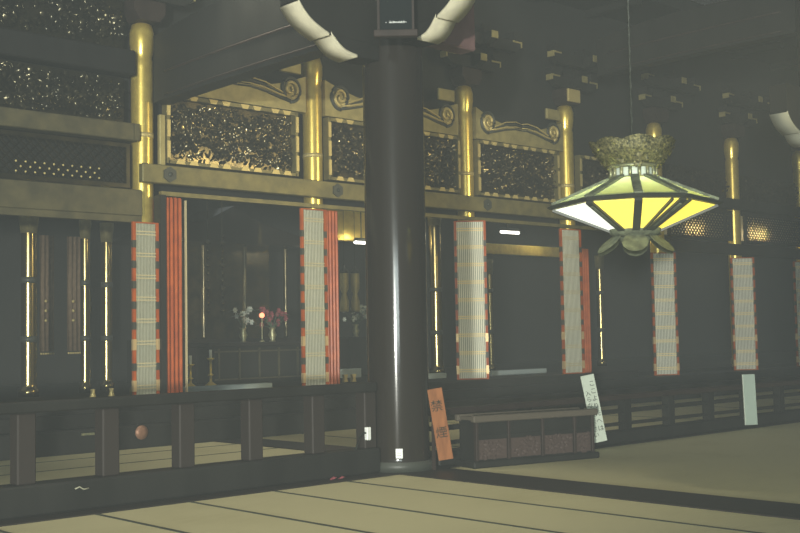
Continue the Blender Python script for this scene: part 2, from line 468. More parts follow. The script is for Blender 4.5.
# ------------------------------------------------------------------ leaning signs
def sign(name, label, base, top, width, thick, material, face=(-.68, -.73)):
    """board from base to top (bottom / top centre); wide across the view"""
    B = Vector(base); T = Vector(top); up = (T-B).normalized()
    f = Vector((face[0], face[1], 0)); f = (f - up*f.dot(up)).normalized(); r = up.cross(f).normalized()   # r points right when seen from the front
    M = Matrix((( r.x, -f.x, up.x, B.x), (r.y, -f.y, up.y, B.y), (r.z, -f.z, up.z, B.z), (0, 0, 0, 1)))
    t = thing(name, label, 'sign', base)
    h = (T-B).length
    m = MB(M); m.box(-width/2, width/2, 0, thick, 0, h, bev=.004); m.build('board', material, t)
    return t, M, h
def writing(t, M, base, chars, x, z, size, step, name='character'):
    R = Matrix(((1, 0, 0, x), (0, 0, -1, -.001), (0, 1, 0, z), (0, 0, 0, 1)))   # text x->local x, text y->local z
    for k, ch in enumerate(chars):
        Mt = Matrix.Translation(-Vector(base)) @ M @ Matrix.Translation((0, 0, -k*step)) @ R
        text_mesh(name, ch, size, INK, t, Mt)
b1 = (9.025, 9.035, .115); t1 = (8.881, 9.05, .905)
t, M, h = sign('wooden_sign', 'orange wooden sign with two black characters leaning right of the black pillar', b1, t1, .165, .025, SIGNO)
writing(t, M, b1, '禁', -.005, h-.20, .135, .2); writing(t, M, b1, '煙', .0, h-.50, .135, .2)
m = MB(); m.box(8.90, 8.93, 9.10, 9.13, .012, .60); m.build('prop', WOODB, t)
b2 = (11.90, 9.10, .09); t2 = (11.72, 9.15, .95)
t, M, h = sign('notice_board', 'narrow white notice with two columns of black writing leaning on the low railing', b2, t2, .175, .02, SIGNW)
writing(t, M, b2, 'ここより先へは', .038, h-.12, .082, .098); writing(t, M, b2, '入らないで下さい', -.036, h-.24, .074, .078)
b3 = (15.62, 9.12, .06); t3 = (15.62, 9.14, .82)
t, M, h = sign('notice_board', 'narrow plain pale green board standing at the low railing, right side', b3, t3, .19, .03, SIGNG)
m = MB(M); m.box(-.097, -.085, -.004, .032, 0, h); m.build('lit_edge_strip', SIGNW, t)  # lit edge of the board, built as a lighter coloured strip

# ------------------------------------------------------------------ gilt columns with their bracket sets
CLAB = ['leftmost gilt column, where the tall bays meet the lower left bay', 'gilt column between the two carved panels left of the black pillar',
        'gilt column just right of the black pillar', 'slim gilt column left of the hanging lantern', 'gilt column hidden low behind the hanging lantern',
        'gilt column right of the hanging lantern', 'gilt column at the right picture edge']
col_proto = None
for i, x in enumerate(COLX):
    if col_proto is None:
        t = thing('gilt_column', CLAB[0], 'column', (x, FY, .58), 0, 'gilt columns along the sanctuary front')
        m = MB(); m.lathe([(.165, .58), (.165, 5.72), (.15, 5.78), (.165, 5.84), (.185, 6.0), (.185, 6.15), (.15, 6.28), (.09, 6.31)], 28, c=(x, FY)); m.build('shaft', GOLD, t)
        m = MB(); m.lathe([(.20, .655), (.20, .78), (.18, .80), (.18, .81)], 28, c=(x, FY)); m.build('base_collar', GOLDD, t)
        m = MB(); m.lathe([(.172, 4.55), (.172, 4.62)], 28, c=(x, FY)); m.build('band', GOLDB, t)
        col_proto = t
    else:
        dup(col_proto, (x, FY, .58), 0, CLAB[i])

BLAB = ['dark bracket cluster with gilt tips over the leftmost gilt column', 'dark bracket cluster over the gilt column left of the black pillar',
        'dark bracket cluster over the gilt column right of the black pillar', 'bracket cluster with gilt tips over the slim column left of the lantern',
        'bracket cluster high above the hanging lantern', 'bracket cluster over the gilt column right of the lantern', 'bracket cluster over the gilt column at the right edge']
bp = None
for i, x in enumerate(COLX):
    if bp is None:
        t = thing('bracket_set', BLAB[0], 'bracket', (x, FY, 6.31), 0, 'bracket sets over the gilt columns')
        m = MB(); m.prism([(x-.17, 6.31), (x+.17, 6.31), (x+.27, 6.45), (x+.27, 6.62), (x-.27, 6.62), (x-.27, 6.45)], 'y', FY-.25, FY+.10); m.build('bearing_block', WOODB, t)
        for lvl, (z, half, out) in enumerate(((6.62, .75, .55), (7.0, 1.05, .85))):
            m = MB(); m.prism([(x-half, z+.12), (x-half+.18, z), (x+half-.18, z), (x+half, z+.12), (x+half, z+.22), (x-half, z+.22)], 'y', FY-.30-.3*lvl, FY-.16-.3*lvl); a = m.build('long_arm', WOOD, t)
            for s in (-1, 1):
                m = MB(); m.prism([(x+s*half-.015*s, z+.11), (x+s*half+.015*s, z+.11), (x+s*half+.015*s, z+.225), (x+s*(half-.25), z+.225), (x+s*(half-.25), z+.19), (x+s*half-.015*s, z+.19)][::s], 'y', FY-.315-.3*lvl, FY-.15-.3*lvl); m.build('gilt_tip', GOLDM, a)
            m = MB(); m.prism([(FY-out, z+.10), (FY-out+.15, z), (FY+.1, z), (FY+.1, z+.22), (FY-out, z+.22)], 'x', x-.08, x+.08); a = m.build('cross_arm', WOOD, t)
            m = MB(); m.box(x-.085, x+.085, FY-out-.02, FY-out, z+.09, z+.225); m.build('gilt_tip', GOLDM, a)
            for s in (-1, 0, 1):
                cx = x+s*(half-.14); m = MB(); yy = FY-.23-.3*lvl
                m.prism([(cx-.08, z+.22), (cx+.08, z+.22), (cx+.13, z+.30), (cx+.13, z+.38), (cx-.13, z+.38), (cx-.13, z+.30)], 'y', yy-.13, yy+.13); m.build('small_block', WOOD, t)
        bp = t
    else:
        dup(bp, (x, FY, 6.31), 0, BLAB[i])
# bright square fitting on the fourth column
m = MB(); m.box(18.72, 19.12, 14.90, 14.945, 6.34, 6.61, bev=.005); tag(m.build('gilt_cap_plate', GOLDB), 'bright square gilt plate atop the slim column left of the lantern', 'fitting')

# ------------------------------------------------------------------ beams along the front
m = MB(); m.box(9.02, 9.12, 15.02, 15.10, 4.14, 4.92, bev=.01); tag(m.build('gilt_jamb', GOLDM), 'narrow gilt upright between the leftmost gilt column and the first carved panel', 'trim')
t = thing('gilt_head_beam', 'long dull gold head beam with dark flower medallions over the tall bays', 'beam', (15.4, 15.05, 3.84))
m = MB(); m.box(8.66, 22.1, 14.91, 15.03, 3.845, 4.13, bev=.012); m.build('beam_body', GOLDD, t)
for x in COLX[:5]:
    m = MB(); pts = [(x+.30+.12*cos(a*pi/6)*(1 if a % 2 else .86), 3.99+.12*sin(a*pi/6)*(1 if a % 2 else .86)) for a in range(12)]
    m.prism(pts, 'y', 14.89, 14.912); m.sphere((x+.30, 14.89, 3.99), .035, 8, 6); m.build('medallion', BLACKM, t)
m = MB(); m.box(9.0, 22.0, 14.95, 15.03, 3.67, 3.735); tag(m.build('gilt_lintel', GOLDD), 'thin gold lintel strip just under the long head beam', 'beam')
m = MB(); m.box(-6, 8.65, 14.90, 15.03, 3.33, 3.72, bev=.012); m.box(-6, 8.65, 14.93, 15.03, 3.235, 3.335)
tag(m.build('side_lintel', GOLD_DIM), 'broad dull gold lintel across the lower left bay', 'beam')
m = MB(); m.box(-6, 8.64, 14.98, 15.2, 4.46, 4.72, bev=.012); m.box(8.56, 8.645, 14.965, 14.985, 4.47, 4.715); tag(m.build('upper_side_beam', GOLD_DIM), 'dull gold beam between lattice and carving in the left bay', 'beam')
m = MB(); m.box(22.3, 40, 14.90, 15.03, 3.33, 3.60, bev=.012); tag(m.build('side_lintel', WOOD), 'dark lintel across the low bays right of the lantern', 'beam')
m = MB(); m.box(22.3, 40, 14.90, 15.03, 4.46, 4.72, bev=.012); tag(m.build('upper_side_beam', WOOD), 'dark upper beam across the bays right of the lantern', 'beam')
m = MB(); m.box(-6, 8.6, 14.98, 15.2, 5.45, 5.82, bev=.02); tag(m.build('upper_tie_beam', WOOD), 'dark beam between the two carved friezes of the left bay', 'beam')

# ------------------------------------------------------------------ carved openwork panels
def carved_panel(x0, x1, z0, z1, label, cat='carving', frame=True, dens=1.0, material=GOLDC):
    t = thing('carved_panel', label, cat, ((x0+x1)/2, 15.15, z0), 0, 'carved gilt panels over the beams')
    c = MB(); y = 15.16
    c.box(x0, x1, y+.02, y+.05, z0, z1)
    A = (x1-x0)*(z1-z0)
    for k in range(int(26*A*dens)):                    # curling stems
        cx = random.uniform(x0+.1, x1-.1); cz = random.uniform(z0+.1, z1-.1); r = random.uniform(.05, .15); a0 = random.uniform(0, 6.28); sgn = random.choice((-1, 1))
        pts = []
        for j in range(12):
            a = a0+sgn*j*.5; rr = r*(1-j*.06)
            px = min(x1-.03, max(x0+.03, cx+rr*cos(a))); pz = min(z1-.03, max(z0+.03, cz+rr*sin(a)))
            pts.append((px, y-.01-.05*j/11, pz))
        c.tube(pts, .018, 5, r1=.008)
    for k in range(int(190*A*dens)):                   # leaves and petals
        cx = random.uniform(x0+.08, x1-.08); cz = random.uniform(z0+.08, z1-.08); a = random.uniform(0, 6.28)
        ll = random.uniform(.07, .15)
        ll = min(ll, .9*min(cx-x0, x1-cx, cz-z0, z1-cz)+.02)
        c.leaf((cx, y-random.uniform(0, .07), cz), (cos(a), random.uniform(-.5, .2), sin(a)), random.uniform(.04, .08), ll, random.uniform(.02, .05), (random.uniform(-.5, .3), -1, random.uniform(-.5, .4)))
    for k in range(int(5*A*dens)):                     # peony heads
        cx = random.uniform(x0+.15, x1-.15); cz = random.uniform(z0+.15, z1-.15)
        for ring, (n, rr) in enumerate(((7, .09), (5, .055))):
            for j in range(n):
                a = 2*pi*j/n+ring*.4
                c.leaf((cx, y-.06-.03*ring, cz), (cos(a), -.5-.4*ring, sin(a)), .07, rr, .02, (0, -1, 0))
    c.build('relief', material, t)
    if frame:
        f = MB(); w = .055
        f.box(x0-.02, x1+.02, 15.06, 15.2, z0-.05, z0); f.box(x0-.02, x1+.02, 15.06, 15.2, z1, z1+.05)
        f.box(x0-w, x0, 15.06, 15.2, z0-.05, z1+.05); f.box(x1, x1+w, 15.06, 15.2, z0-.05, z1+.05)
        f.box(x0-.02, x1+.02, 15.05, 15.07, z1-.012, z1+.004)
        f.build('frame', GOLDD, t)
        n = max(2, round((x1-x0)/.62))
        for k in range(n):
            xa = x0+(k+.5)*(x1-x0)/n
            for dx in (-.12, .12):
                for z, sg in ((z0-.03, 1), (z1+.03, -1)):
                    g = MB(); g.prism([(xa+dx-.085, z-.02*sg), (xa+dx+.085, z-.02*sg), (xa+dx+.05, z+.05*sg), (xa+dx-.05, z+.05*sg)][::sg], 'y', 15.045, 15.06); g.build('fitting', GOLDB, t)
        for k in range(3):
            za = z0+(k+.5)*(z1-z0)/3
            for xx in (x0-w/2, x1+w/2):
                g = MB(); g.box(xx-.027, xx+.027, 15.04, 15.06, za-.13, za+.13); g.build('fitting', GOLDB, t)
    return t
# tall bays
for (a, b), lab in zip(((9.22, 11.64), (12.40, 15.52), (16.14, 18.50), (19.3, 21.85)),
        ('gilt carved openwork panel above the leftmost tall bay', 'gilt carved openwork panel partly behind the black pillar',
         'gilt carved openwork panel between black pillar and slim column', 'gilt carved openwork panel behind the hanging lantern')):
    carved_panel(a, b, 4.24, 5.22, lab)
# left bay, two tiers
carved_panel(3.6, 8.5, 4.72, 5.42, 'dim carved frieze above the lattice in the left bay', frame=False, material=CARVE_DIM)
carved_panel(3.6, 8.5, 5.85, 6.60, 'uppermost dim carved frieze at the top left corner', frame=False, dens=.8, material=CARVE_DIM)
carved_panel(22.6, 25.2, 4.72, 5.4, 'dim carved frieze just right of the hanging lantern', frame=False, dens=.5, material=CARVE_DIM)
carved_panel(25.9, 28.7, 4.72, 5.4, 'dim carved frieze near the right picture edge', frame=False, dens=.5, material=CARVE_DIM)

# scrolled gilt struts above the panels
def scroll_beam(x0, x1, label):
    t = thing('scrolled_beam', label, 'beam', ((x0+x1)/2, 15.1, 5.3), 0, 'scrolled gilt beams above the carved panels')
    m = MB(); n = 14
    low = [(x0+(x1-x0)*k/n, 5.30) for k in range(n+1)]
    up = [(x, 5.62+.30*(2*(x-x0)/(x1-x0)-1)**2) for x, z in reversed(low)]
    m.prism(low+up, 'y', 15.10, 15.24); m.build('beam_body', GOLDM, t)
    for s in (-1, 1):
        xe = x1 if s > 0 else x0
        q = MB(); gr = MB()
        # spiral
        pts = []
        for j in range(26):
            a = -pi*.5+j*.36; r = .165*(1-j/30)
            pts.append((xe-s*(.34-r*cos(a)), 15.08, 5.66+r*sin(a)))
        q.tube(pts, .035, 7, r1=.02)
        # long sweeping lines from the spiral's foot to the middle
        mid = (x0+x1)/2
        for dz, rr in ((0, .024), (.10, .018)):
            P = [(xe-s*.34, 15.085, 5.50+dz*.2), (xe-s*.55, 15.085, 5.54+dz*.6), (xe-s*.85, 15.085, 5.61+dz), (xe-s*1.15, 15.085, 5.65+dz), (mid, 15.085, 5.64+dz*.8)]
            q.tube(P, rr, 6, r1=.008)
            gr.tube([(p[0], p[1]+.01, p[2]-.05) for p in P], .028, 6, r1=.015)
        q.build('scroll', GOLDB, t)
        pts = [(p[0]-s*.02, p[1]+.005, p[2]) for p in pts]
        for j in range(len(pts)):
            pass
        o = gr; pts2 = []
        for j in range(20):
            a = -pi*.5+j*.3; r = .225*(1-j/60)
            pts2.append((xe-s*(.34-r*cos(a)), 15.09, 5.66+r*sin(a)))
        o.tube(pts2, .03, 6); o.build('dark_groove', BLACKM, t)
    m = MB(); m.box(x1-.55, x1-.12, 15.06, 15.12, 5.93, 6.15, bev=.01); m.build('end_block', GOLDM, t)
    return t
scroll_beam(9.1, 11.90, 'scrolled gilt beam above the leftmost tall bay')
scroll_beam(12.32, 15.6, 'scrolled gilt beam half hidden by the black pillar')
scroll_beam(16.1, 18.75, 'dim scrolled gilt beam right of the black pillar')

# diamond lattices
def lattice(x0, x1, z0, z1, label, st, r, material, y=15.1, knob=False, glow=False):
    t = thing('lattice_grille', label, 'grille', ((x0+x1)/2, y, z0))
    m = MB(); h = z1-z0
    k = x0-h
    while k < x1:
        for s in (1, -1):
            a, b = (k, k+h) if s > 0 else (k+h, k)
            za, zb = z0, z1
            pts = []
            for j in range(9):
                xx = a+(b-a)*j/8; zz = za+(zb-za)*j/8
                if x0 <= xx <= x1: pts.append((xx, y, zz))
            if len(pts) > 1: m.tube(pts, r, 4, False)
        k += st
    m.build('bars', material, t)
    if knob:
        for j in range(3):
            zz = z0+.05+st*.5*j; xx = x0+st*.5*(j % 2)
            while xx < x1:
                if 6.75 < xx < 8.1:
                    m = MB(); m.sphere((xx, y-.02, zz), .017, 8, 6); m.build('knob', GOLDB, t)
                xx += st
    m = MB(); m.box(x0-.06, x1+.06, y-.03, y+.05, z0-.06, z0); m.box(x0-.06, x1+.06, y-.03, y+.05, z1, z1+.06); m.box(x0-.06, x0, y-.03, y+.05, z0, z1); m.box(x1, x1+.06, y-.03, y+.05, z0, z1); m.build('frame', material, t)
    if glow:
        m = MB(); m.box(x0, x1, y+.19, y+.205, z0, z1); m.build('glow_reflector', BAND, t)  # reflector added behind the bars to catch the lamp light
    return t
lattice(4.4, 8.48, 3.82, 4.36, 'diamond lattice grille with gilt knobs in the left bay', .14, .012, CARVE_DIM, knob=True)
lattice(22.6, 25.2, 3.75, 4.38, 'lattice grille glowing faintly just right of the lantern', .125, .024, WOOD, glow=True)
lattice(25.95, 28.7, 3.75, 4.38, 'lattice grille glowing brightest, near the right edge', .125, .024, WOOD, glow=True)

# ------------------------------------------------------------------ folding lattice doors
def leaf_parts(t, M, w, z0, z1, nslat=14, nband=8, bold=False):
    m = MB(M); m.box(-w/2+.045, w/2-.045, .012, .022, z0+.02, z1-.02); m.build('paper_panel', PAPER, t)
    m = MB(M)
    for k in range(nslat):
        x = -w/2+.045+(k+.5)*(w-.09)/nslat
        m.box(x-.0055, x+.0055, 0, .012, z0+.02, z1-.02)
    m.cur = 1
    for k in range(nband):
        z = z0+(k+.5)*(z1-z0)/nband
        for dz in ((-.02, .02) if bold else (-.022, .022)):
            m.box(-w/2+.045, w/2-.045, -.003, .010, z+dz-.0075-.002*bold, z+dz+.0075+.002*bold)
    m.build('lattice', [SLAT, BANDB if bold else BAND], t)
    m = MB(M); m.box(-w/2, -w/2+.045, -.012, .034, z0, z1); m.box(w/2-.045, w/2, -.012, .034, z0, z1)
    m.box(-w/2+.045, w/2-.045, -.004, .03, z0, z0+.018); m.box(-w/2+.045, w/2-.045, -.004, .03, z1-.018, z1); f = m.build('frame', RED, t)
    k = 0; z = z0+.10
    while z < z1-.2:
        for x in (-w/2, w/2-.045):
            gold = z < z0+.85 and k % 2 == 0
            m = MB(M); m.box(x-.004, x+.049, -.016, .038, z, z+(.16 if gold else .11)); m.build('fitting', BRASSG if gold else BLACKM, f)
        z += .30; k += 1
def stack_parts(t, M, n, pitch, depth, z0, z1):
    """folded leaves seen edge on: local x across the stack, local y into the opening"""
    for k in range(n):
        x = k*pitch
        m = MB(M); m.box(x, x+pitch*.72, 0, .06, z0, z1, bev=.02); m.box(x, x+pitch*.62, depth-.035, depth, z0, z1); m.box(x+.006, x+pitch*.62-.006, .035, depth-.035, z0, z1)
        f = m.build('folded_leaf', RED, t)
def screen(label, xc, y, w, ang, z0, z1, stack=None, nband=8):
    q = y/15.05; xc *= q; z0 = max(z0, .655 if z0 > .6 else .505); z1 = 1.5+(z1-1.5)*q
    t = thing('folding_lattice_door', label, 'screen', (xc, y, z0), 0, 'folded lattice doors along the sanctuary front')
    M = Matrix.Translation((xc, y, 0)) @ Matrix.Rotation(-radians(ang), 4, 'Z')
    if w: leaf_parts(t, M, w, z0, z1, nband=nband, bold=nband == 9)
    if stack:
        sx, n, pitch, depth, s0, s1 = stack; sx *= q; s1 = 1.5+(s1-1.5)*q
        stack_parts(t, Matrix.Translation((sx, y, 0)), n, pitch, depth, s0, s1)
    return t
screen('folded lattice door in the lower left bay, left of the lone red door stack', 8.785, 14.86, .43, 0, .655, 3.26)
screen('lone stack of red folded door edges under the leftmost gilt column', 9.16, 14.84, 0, 0, .655, 3.67, (9.15, 4, .073, .42, .655, 3.67))
screen('white lattice door with red folded stack left of the black pillar', 11.99, 14.84, .53, 0, .655, 3.66, (12.27, 4, .07, .45, .655, 3.66))
screen('brightest lattice door with red edges, just right of the black pillar', 15.80, 14.82, .60, 42, .655, 3.67, None, 9)
screen('grey lattice door with short red folded stack above the white notice', 18.85, 14.86, .58, 8, .655, 3.66, (19.18, 4, .075, .45, .655, 3.27))
screen('narrow lattice door hanging below the lantern', 22.2, 14.80, .60, 30, .505, 3.29, None, 9)
screen('narrow lattice door above the pale green board', 25.62, 14.80, .60, 38, .505, 3.29, None, 9)
screen('red edged lattice door cut by the right picture edge', 28.75, 14.80, .60, 38, .505, 3.29, None, 9)
# dark post and pale bead of the first tall bay
m = MB(); m.box(8.895, 8.985, 14.80, 15.0, .655, 3.66); tag(m.build('door_post', WOOD), 'dark post between lattice door and lone red stack', 'post')
m = MB(); m.box(9.325, 9.342, 14.80, 14.84, .655, 3.6); tag(m.build('edge_bead', BAND), 'thin pale upright strip right of the lone red stack', 'strip')

# ------------------------------------------------------------------ inside the sanctuary
FZ = .58
def inner_column(x, y, label, z1=3.6, r=.13):
    t = thing('inner_gilt_column', label, 'column', (x, y, FZ), 0, 'gilt columns inside the sanctuary')
    m = MB(); m.lathe([(r*1.3, FZ), (r*1.3, FZ+.12), (r*1.05, FZ+.15), (r, FZ+.2), (r, z1)], 24, c=(x, y)); m.build('shaft', GOLDI, t)
    for z in (1.5, 2.5):
        m = MB(); m.lathe([(r*1.08, z), (r*1.08, z+.10)], 20, c=(x, y)); m.build('dark_band', BLACKM, t)
    m = MB(); m.lathe([(r*1.05, z1-.25), (r*1.3, z1), (r*1.3, z1+.12)], 20, c=(x, y)); m.build('capital', GOLDD, t)
inner_column(8.55, 18.5, 'inner gilt column at far left of the dark left bay')
inner_column(9.85, 19.0, 'slim inner gilt column in the middle of the left bay', r=.085)
inner_column(10.55, 19.5, 'inner gilt column nearest the folded door in the left bay', r=.10)
inner_column(18.75, 19.0, 'inner gilt column between black pillar and brightest lattice door', 4.3, r=.14)
inner_column(20.6, 19.0, 'inner gilt column just right of the brightest lattice door', 3.2, r=.08)
inner_column(25.0, 19.0, 'inner gilt column below the left tip of the lantern', 3.45, r=.10)

for x0, x1, y, lab in ((10.55, 12.35, 16.75, 'pale threshold board inside the leftmost tall bay'), (16.7, 17.25, 17.2, 'short pale board left of the inner gilt column by the pillar'),
                       (18.45, 20.3, 17.0, 'pale threshold board right of the brightest lattice door'), (16.2, 16.85, 19.5, 'pale low board behind the red door stack')):
    m = MB(); m.box(x0, x1, y, y+.2, FZ, FZ+(.11 if y < 19 else .2), bev=.008)
    tag(m.build('threshold_board', PALE), lab, 'board')

# brown hanging banners in the left bay
for k, (x, lab) in enumerate(((9.70, 'brown brocade banner hanging in the left bay, left of the pair'), (10.25, 'brown brocade banner hanging in the left bay, right of the pair'))):
    t = thing('hanging_banner', lab, 'banner', (x, 20.2, 1.3), 0, 'brown banners in the left bay')
    m = MB()
    n = 12; vs = []; fs = []
    for j in range(n+1):
        xx = x-.14+.28*j/n; dy = .03*sin(j*1.6)
        vs += [(xx, 20.2+dy, 1.32), (xx, 20.2+dy, 3.5), (xx, 20.23+dy, 3.5), (xx, 20.23+dy, 1.32)]
    for j in range(n):
        a = j*4
        for q in range(4):
            fs.append([a+q, a+(q+1) % 4, a+4+(q+1) % 4, a+4+q])
    m.add(vs, fs, True); m.build('cloth', CLOTH, t)
    m = MB()
    for j in range(6): m.sphere((x-.12+.048*j, 20.2, 1.28), .022, 8, 6)
    for j in range(3): m.sphere((x-.05, 20.15, 1.9+.18*j), .03, 8, 6)
    m.build('beads', GOLDB, t)

# altar seen through the leftmost tall bay
t = thing('altar_table', 'dark lacquered altar table deep in the leftmost tall bay', 'altar', (14.0, 19.6, FZ))
m = MB(); m.box(12.7, 15.4, 19.3, 20.2, 1.33, 1.42, bev=.02); m.build('top', LACQ, t)
m = MB(); m.box(12.9, 15.2, 19.45, 20.1, FZ, 1.33); m.build('body', WOOD, t)
m = MB()
for x in (13.0, 13.5, 14.0, 14.5, 15.0):
    m.box(x-.02, x+.02, 19.42, 19.45, .65, 1.3)
m.box(12.9, 15.2, 19.42, 19.45, 1.22, 1.25); m.box(12.9, 15.2, 19.42, 19.45, .66, .69)
m.build('gilt_trim', GOLD_DIM, t)
t = thing('inner_shrine', 'dark roofed shrine with gilt posts behind the altar table', 'shrine', (14.4, 21.6, FZ))
m = MB(); m.box(12.6, 16.4, 21.2, 22.4, FZ, 1.5); m.build('platform', LACQ, t)
for x in (12.85, 13.9, 15.0, 16.15):
    m = MB(); m.cyl(x, 21.35, 1.5, 3.6, .05, 12); m.build('post', GOLDC, t)
m = MB(); m.prism([(12.2, 3.6), (16.8, 3.6), (16.3, 3.85), (15.2, 4.1), (14.5, 4.45), (13.8, 4.1), (12.7, 3.85)], 'y', 21.0, 22.5); m.build('roof', LACQ, t)
m = MB(); m.box(12.7, 16.3, 22.2, 22.3, 1.5, 3.6); m.build('rear_panel', GOLDC, t)

def vase(x, y, z, label, petals, n=26, sp=.28):
    t = thing('flower_vase', label, 'vase', (x, y, z))
    m = MB(); m.lathe([(.07, z), (.05, z+.04), (.09, z+.14), (.05, z+.24), (.08, z+.3)], 14, c=(x, y)); m.build('vessel', BRASS, t)
    g = MB(); f = MB()
    for k in range(n):
        a = random.uniform(0, 6.28); r = sp*math.sqrt(random.random()); h = random.uniform(.35, .7)
        c = Vector((x+r*cos(a), y+r*sin(a), z+h))
        g.tube([(x, y, z+.28), c], .005, 4, False)
        g.leaf(c, (cos(a), sin(a), -.3), .07, .16, .02, (0, 0, 1))
        for j in range(6):
            b = j*1.05
            f.leaf(c, (cos(b), -.4, sin(b)), .05, .07, .012, (0, -1, 0))
    g.build('stems', LEAF, t); f.build('blossoms', petals, t)
vase(14.5, 19.65, 1.42, 'vase of crimson flowers on the altar table', PINK, 22, .30)
vase(13.75, 19.65, 1.42, 'vase of pale flowers on the altar table beside the crimson flowers', PETAL, 12, .22)
vase(17.3, 20.2, FZ+.9, 'bunch of white flowers between red door stack and black pillar', PETAL, 20, .30)
m = MB(); m.box(16.95, 17.65, 20.0, 20.5, FZ, FZ+.9, bev=.02); tag(m.build('flower_stand', WOOD), 'dark square stand under the white flowers', 'stand')
m = MB(); m.sphere((14.05, 19.4, 1.97), .055, 12, 8); m.cur = 1; m.cyl(14.05, 19.4, 1.42, 1.92, .012, 8); m.lathe([(.06, 1.42), (.05, 1.44), (.015, 1.47)], 12, c=(14.05, 19.4)); tag(m.build('red_lamp', [REDL, BRASS]), 'small glowing red lamp on the altar table', 'lamp')

def candlestand(x, y, z0, h, label, grp=None):
    t = thing('candle_stand', label, 'candle stand', (x, y, z0), 0, grp)
    m = MB(); m.lathe([(.11, z0), (.11, z0+.03), (.03, z0+.09), (.025, z0+h*.35), (.06, z0+h*.4), (.025, z0+h*.45), (.025, z0+h*.9), (.07, z0+h*.95), (.08, z0+h)], 14, c=(x, y)); m.build('stem', GOLD, t)
    m = MB(); m.cyl(x, y, z0+h, z0+h+.16, .03, 10); m.build('candle', PETAL, t)
candlestand(12.45, 18.9, FZ, .55, 'low gilt candle stand on the floor at left of the altar')
candlestand(11.8, 18.6, FZ, .45, 'low gilt candle stand left of the other, near the pale board')
candlestand(14.9, 18.9, FZ, .5, 'gilt candle stand on the floor in front of the altar, at its right')
def waisted(x, y, z, label):
    t = thing('gilt_ornament_stand', label, 'ornament', (x, y, z), 0, 'pair of waisted gilt ornaments')
    m = MB(); m.lathe([(.09, z), (.10, z+.04), (.10, z+.22), (.05, z+.40), (.10, z+.52), (.10, z+.86)], 14, c=(x, y)); m.build('body', GOLDM, t)
    m = MB(); m.lathe([(.10, z+.86), (.11, z+.9), (.03, z+.98), (.02, z+1.04)], 14, c=(x, y)); m.build('cap', BLACKM, t)
    m = MB(); m.tube([(x, y, z+1.0), (x, y, 4.9)], .006, 4); m.build('cord', INK, t)
t = thing('gilt_holder', 'small stacked gilt holder in front of the altar, beside the right candle stand', 'ornament', (15.25, 18.9, FZ+.35))
m = MB(); m.box(15.2, 15.3, 18.85, 18.95, FZ, FZ+.4); m.build('foot', LACQ, t)
for z in (.42, .62):
    m = MB(); m.lathe([(.03, FZ+z), (.09, FZ+z+.03), (.09, FZ+z+.13), (.03, FZ+z+.18)], 12, c=(15.25, 18.9)); m.build('lobe', GOLD, t)
waisted(16.38, 19.5, 2.05, 'waisted gilt hanging ornament, left of the pair beside the red stack')
waisted(16.70, 19.5, 2.05, 'waisted gilt hanging ornament, right of the pair near the black pillar')
def yoraku(x, y, z0, z1, label):
    t = thing('hanging_ornament', label, 'ornament', (x, y, z0), 0, 'gilt pendant strings over the altar')
    m = MB(); z = z0; k = 0
    m.tube([(x, y, z0), (x, y, 4.9)], .007, 4)
    while z < z1:
        r = .035 if k % 3 else .07
        m.lathe([(.005, z), (r, z+.05), (r*.6, z+.09), (.008, z+.12)], 8, c=(x, y)); z += .15; k += 1
    m.build('pendants', GOLDC, t)
yoraku(12.6, 19.2, 2.0, 3.4, 'leftmost gilt pendant string above the altar')
yoraku(12.95, 19.2, 2.0, 3.5, 'second gilt pendant string above the altar from the left')
yoraku(13.2, 19.6, 2.2, 3.0, 'short gilt pendant string above the altar')
yoraku(15.1, 19.2, 2.5, 3.4, 'gilt pendant string at right above the altar')
# gilded lit board and the fluorescent tubes
def tube_lamp(x0, y0, x1, y1, z, label):
    t = thing('tube_lamp', label, 'lamp', ((x0+x1)/2, (y0+y1)/2, z))
    m = MB(); m.tube([(x0, y0, z), (x1, y1, z)], .035, 10); m.build('tube', FLUO, t)
    d = (Vector((x1, y1, 0))-Vector((x0, y0, 0))).normalized(); n = Vector((-d.y, d.x, 0))
    m = MB(); m.tube([(x0, y0, z+.06), (x1, y1, z+.06)], .045, 4); m.tube([(x0+.2*d.x, y0+.2*d.y, z+.08), (x0+.2*d.x, y0+.2*d.y, 4.9)], .012, 6); m.build('fixture', BLACKM, t)
tube_lamp(17.05, 19.9, 17.7, 19.9, 3.66, 'lit white tube lamp beside the black pillar inside the sanctuary')
tube_lamp(20.85, 18.8, 21.5, 18.8, 4.0, 'lit white tube lamp right of the brightest lattice door')
m = MB(); m.box(20.9, 24.1, 19.5, 19.62, 3.52, 3.78, bev=.01); tag(m.build('inner_gilt_beam', GOLD), 'short gold beam lit from above inside the bay left of the lantern', 'beam')
m = MB(); m.box(15.8, 18.6, 20.1, 20.2, 3.7, 4.9, bev=.01); tag(m.build('gilt_transom', GOLD), 'gold transom board glowing above the tube lamp by the black pillar', 'board')
m = MB(); m.box(18.3, 18.9, 20.0, 20.1, 3.55, 4.9); tag(m.build('gilt_transom', GOLD), 'small square gold board right of the black pillar inside the sanctuary', 'board')
for k, x in enumerate((13.62, 13.82)):
    m = MB(); m.prism([(x-.05, .66), (x+.05, .66), (x+.03, .72), (x+.05, .80), (x-.05, .80), (x-.03, .72)], 'y', 16.2, 16.26)
    tag(m.build('gilt_fitting', GOLDB), 'small gilt fitting low between red stack and black pillar, ' + ('nearer the red stack' if k == 0 else 'nearer the pillar'), 'fitting')
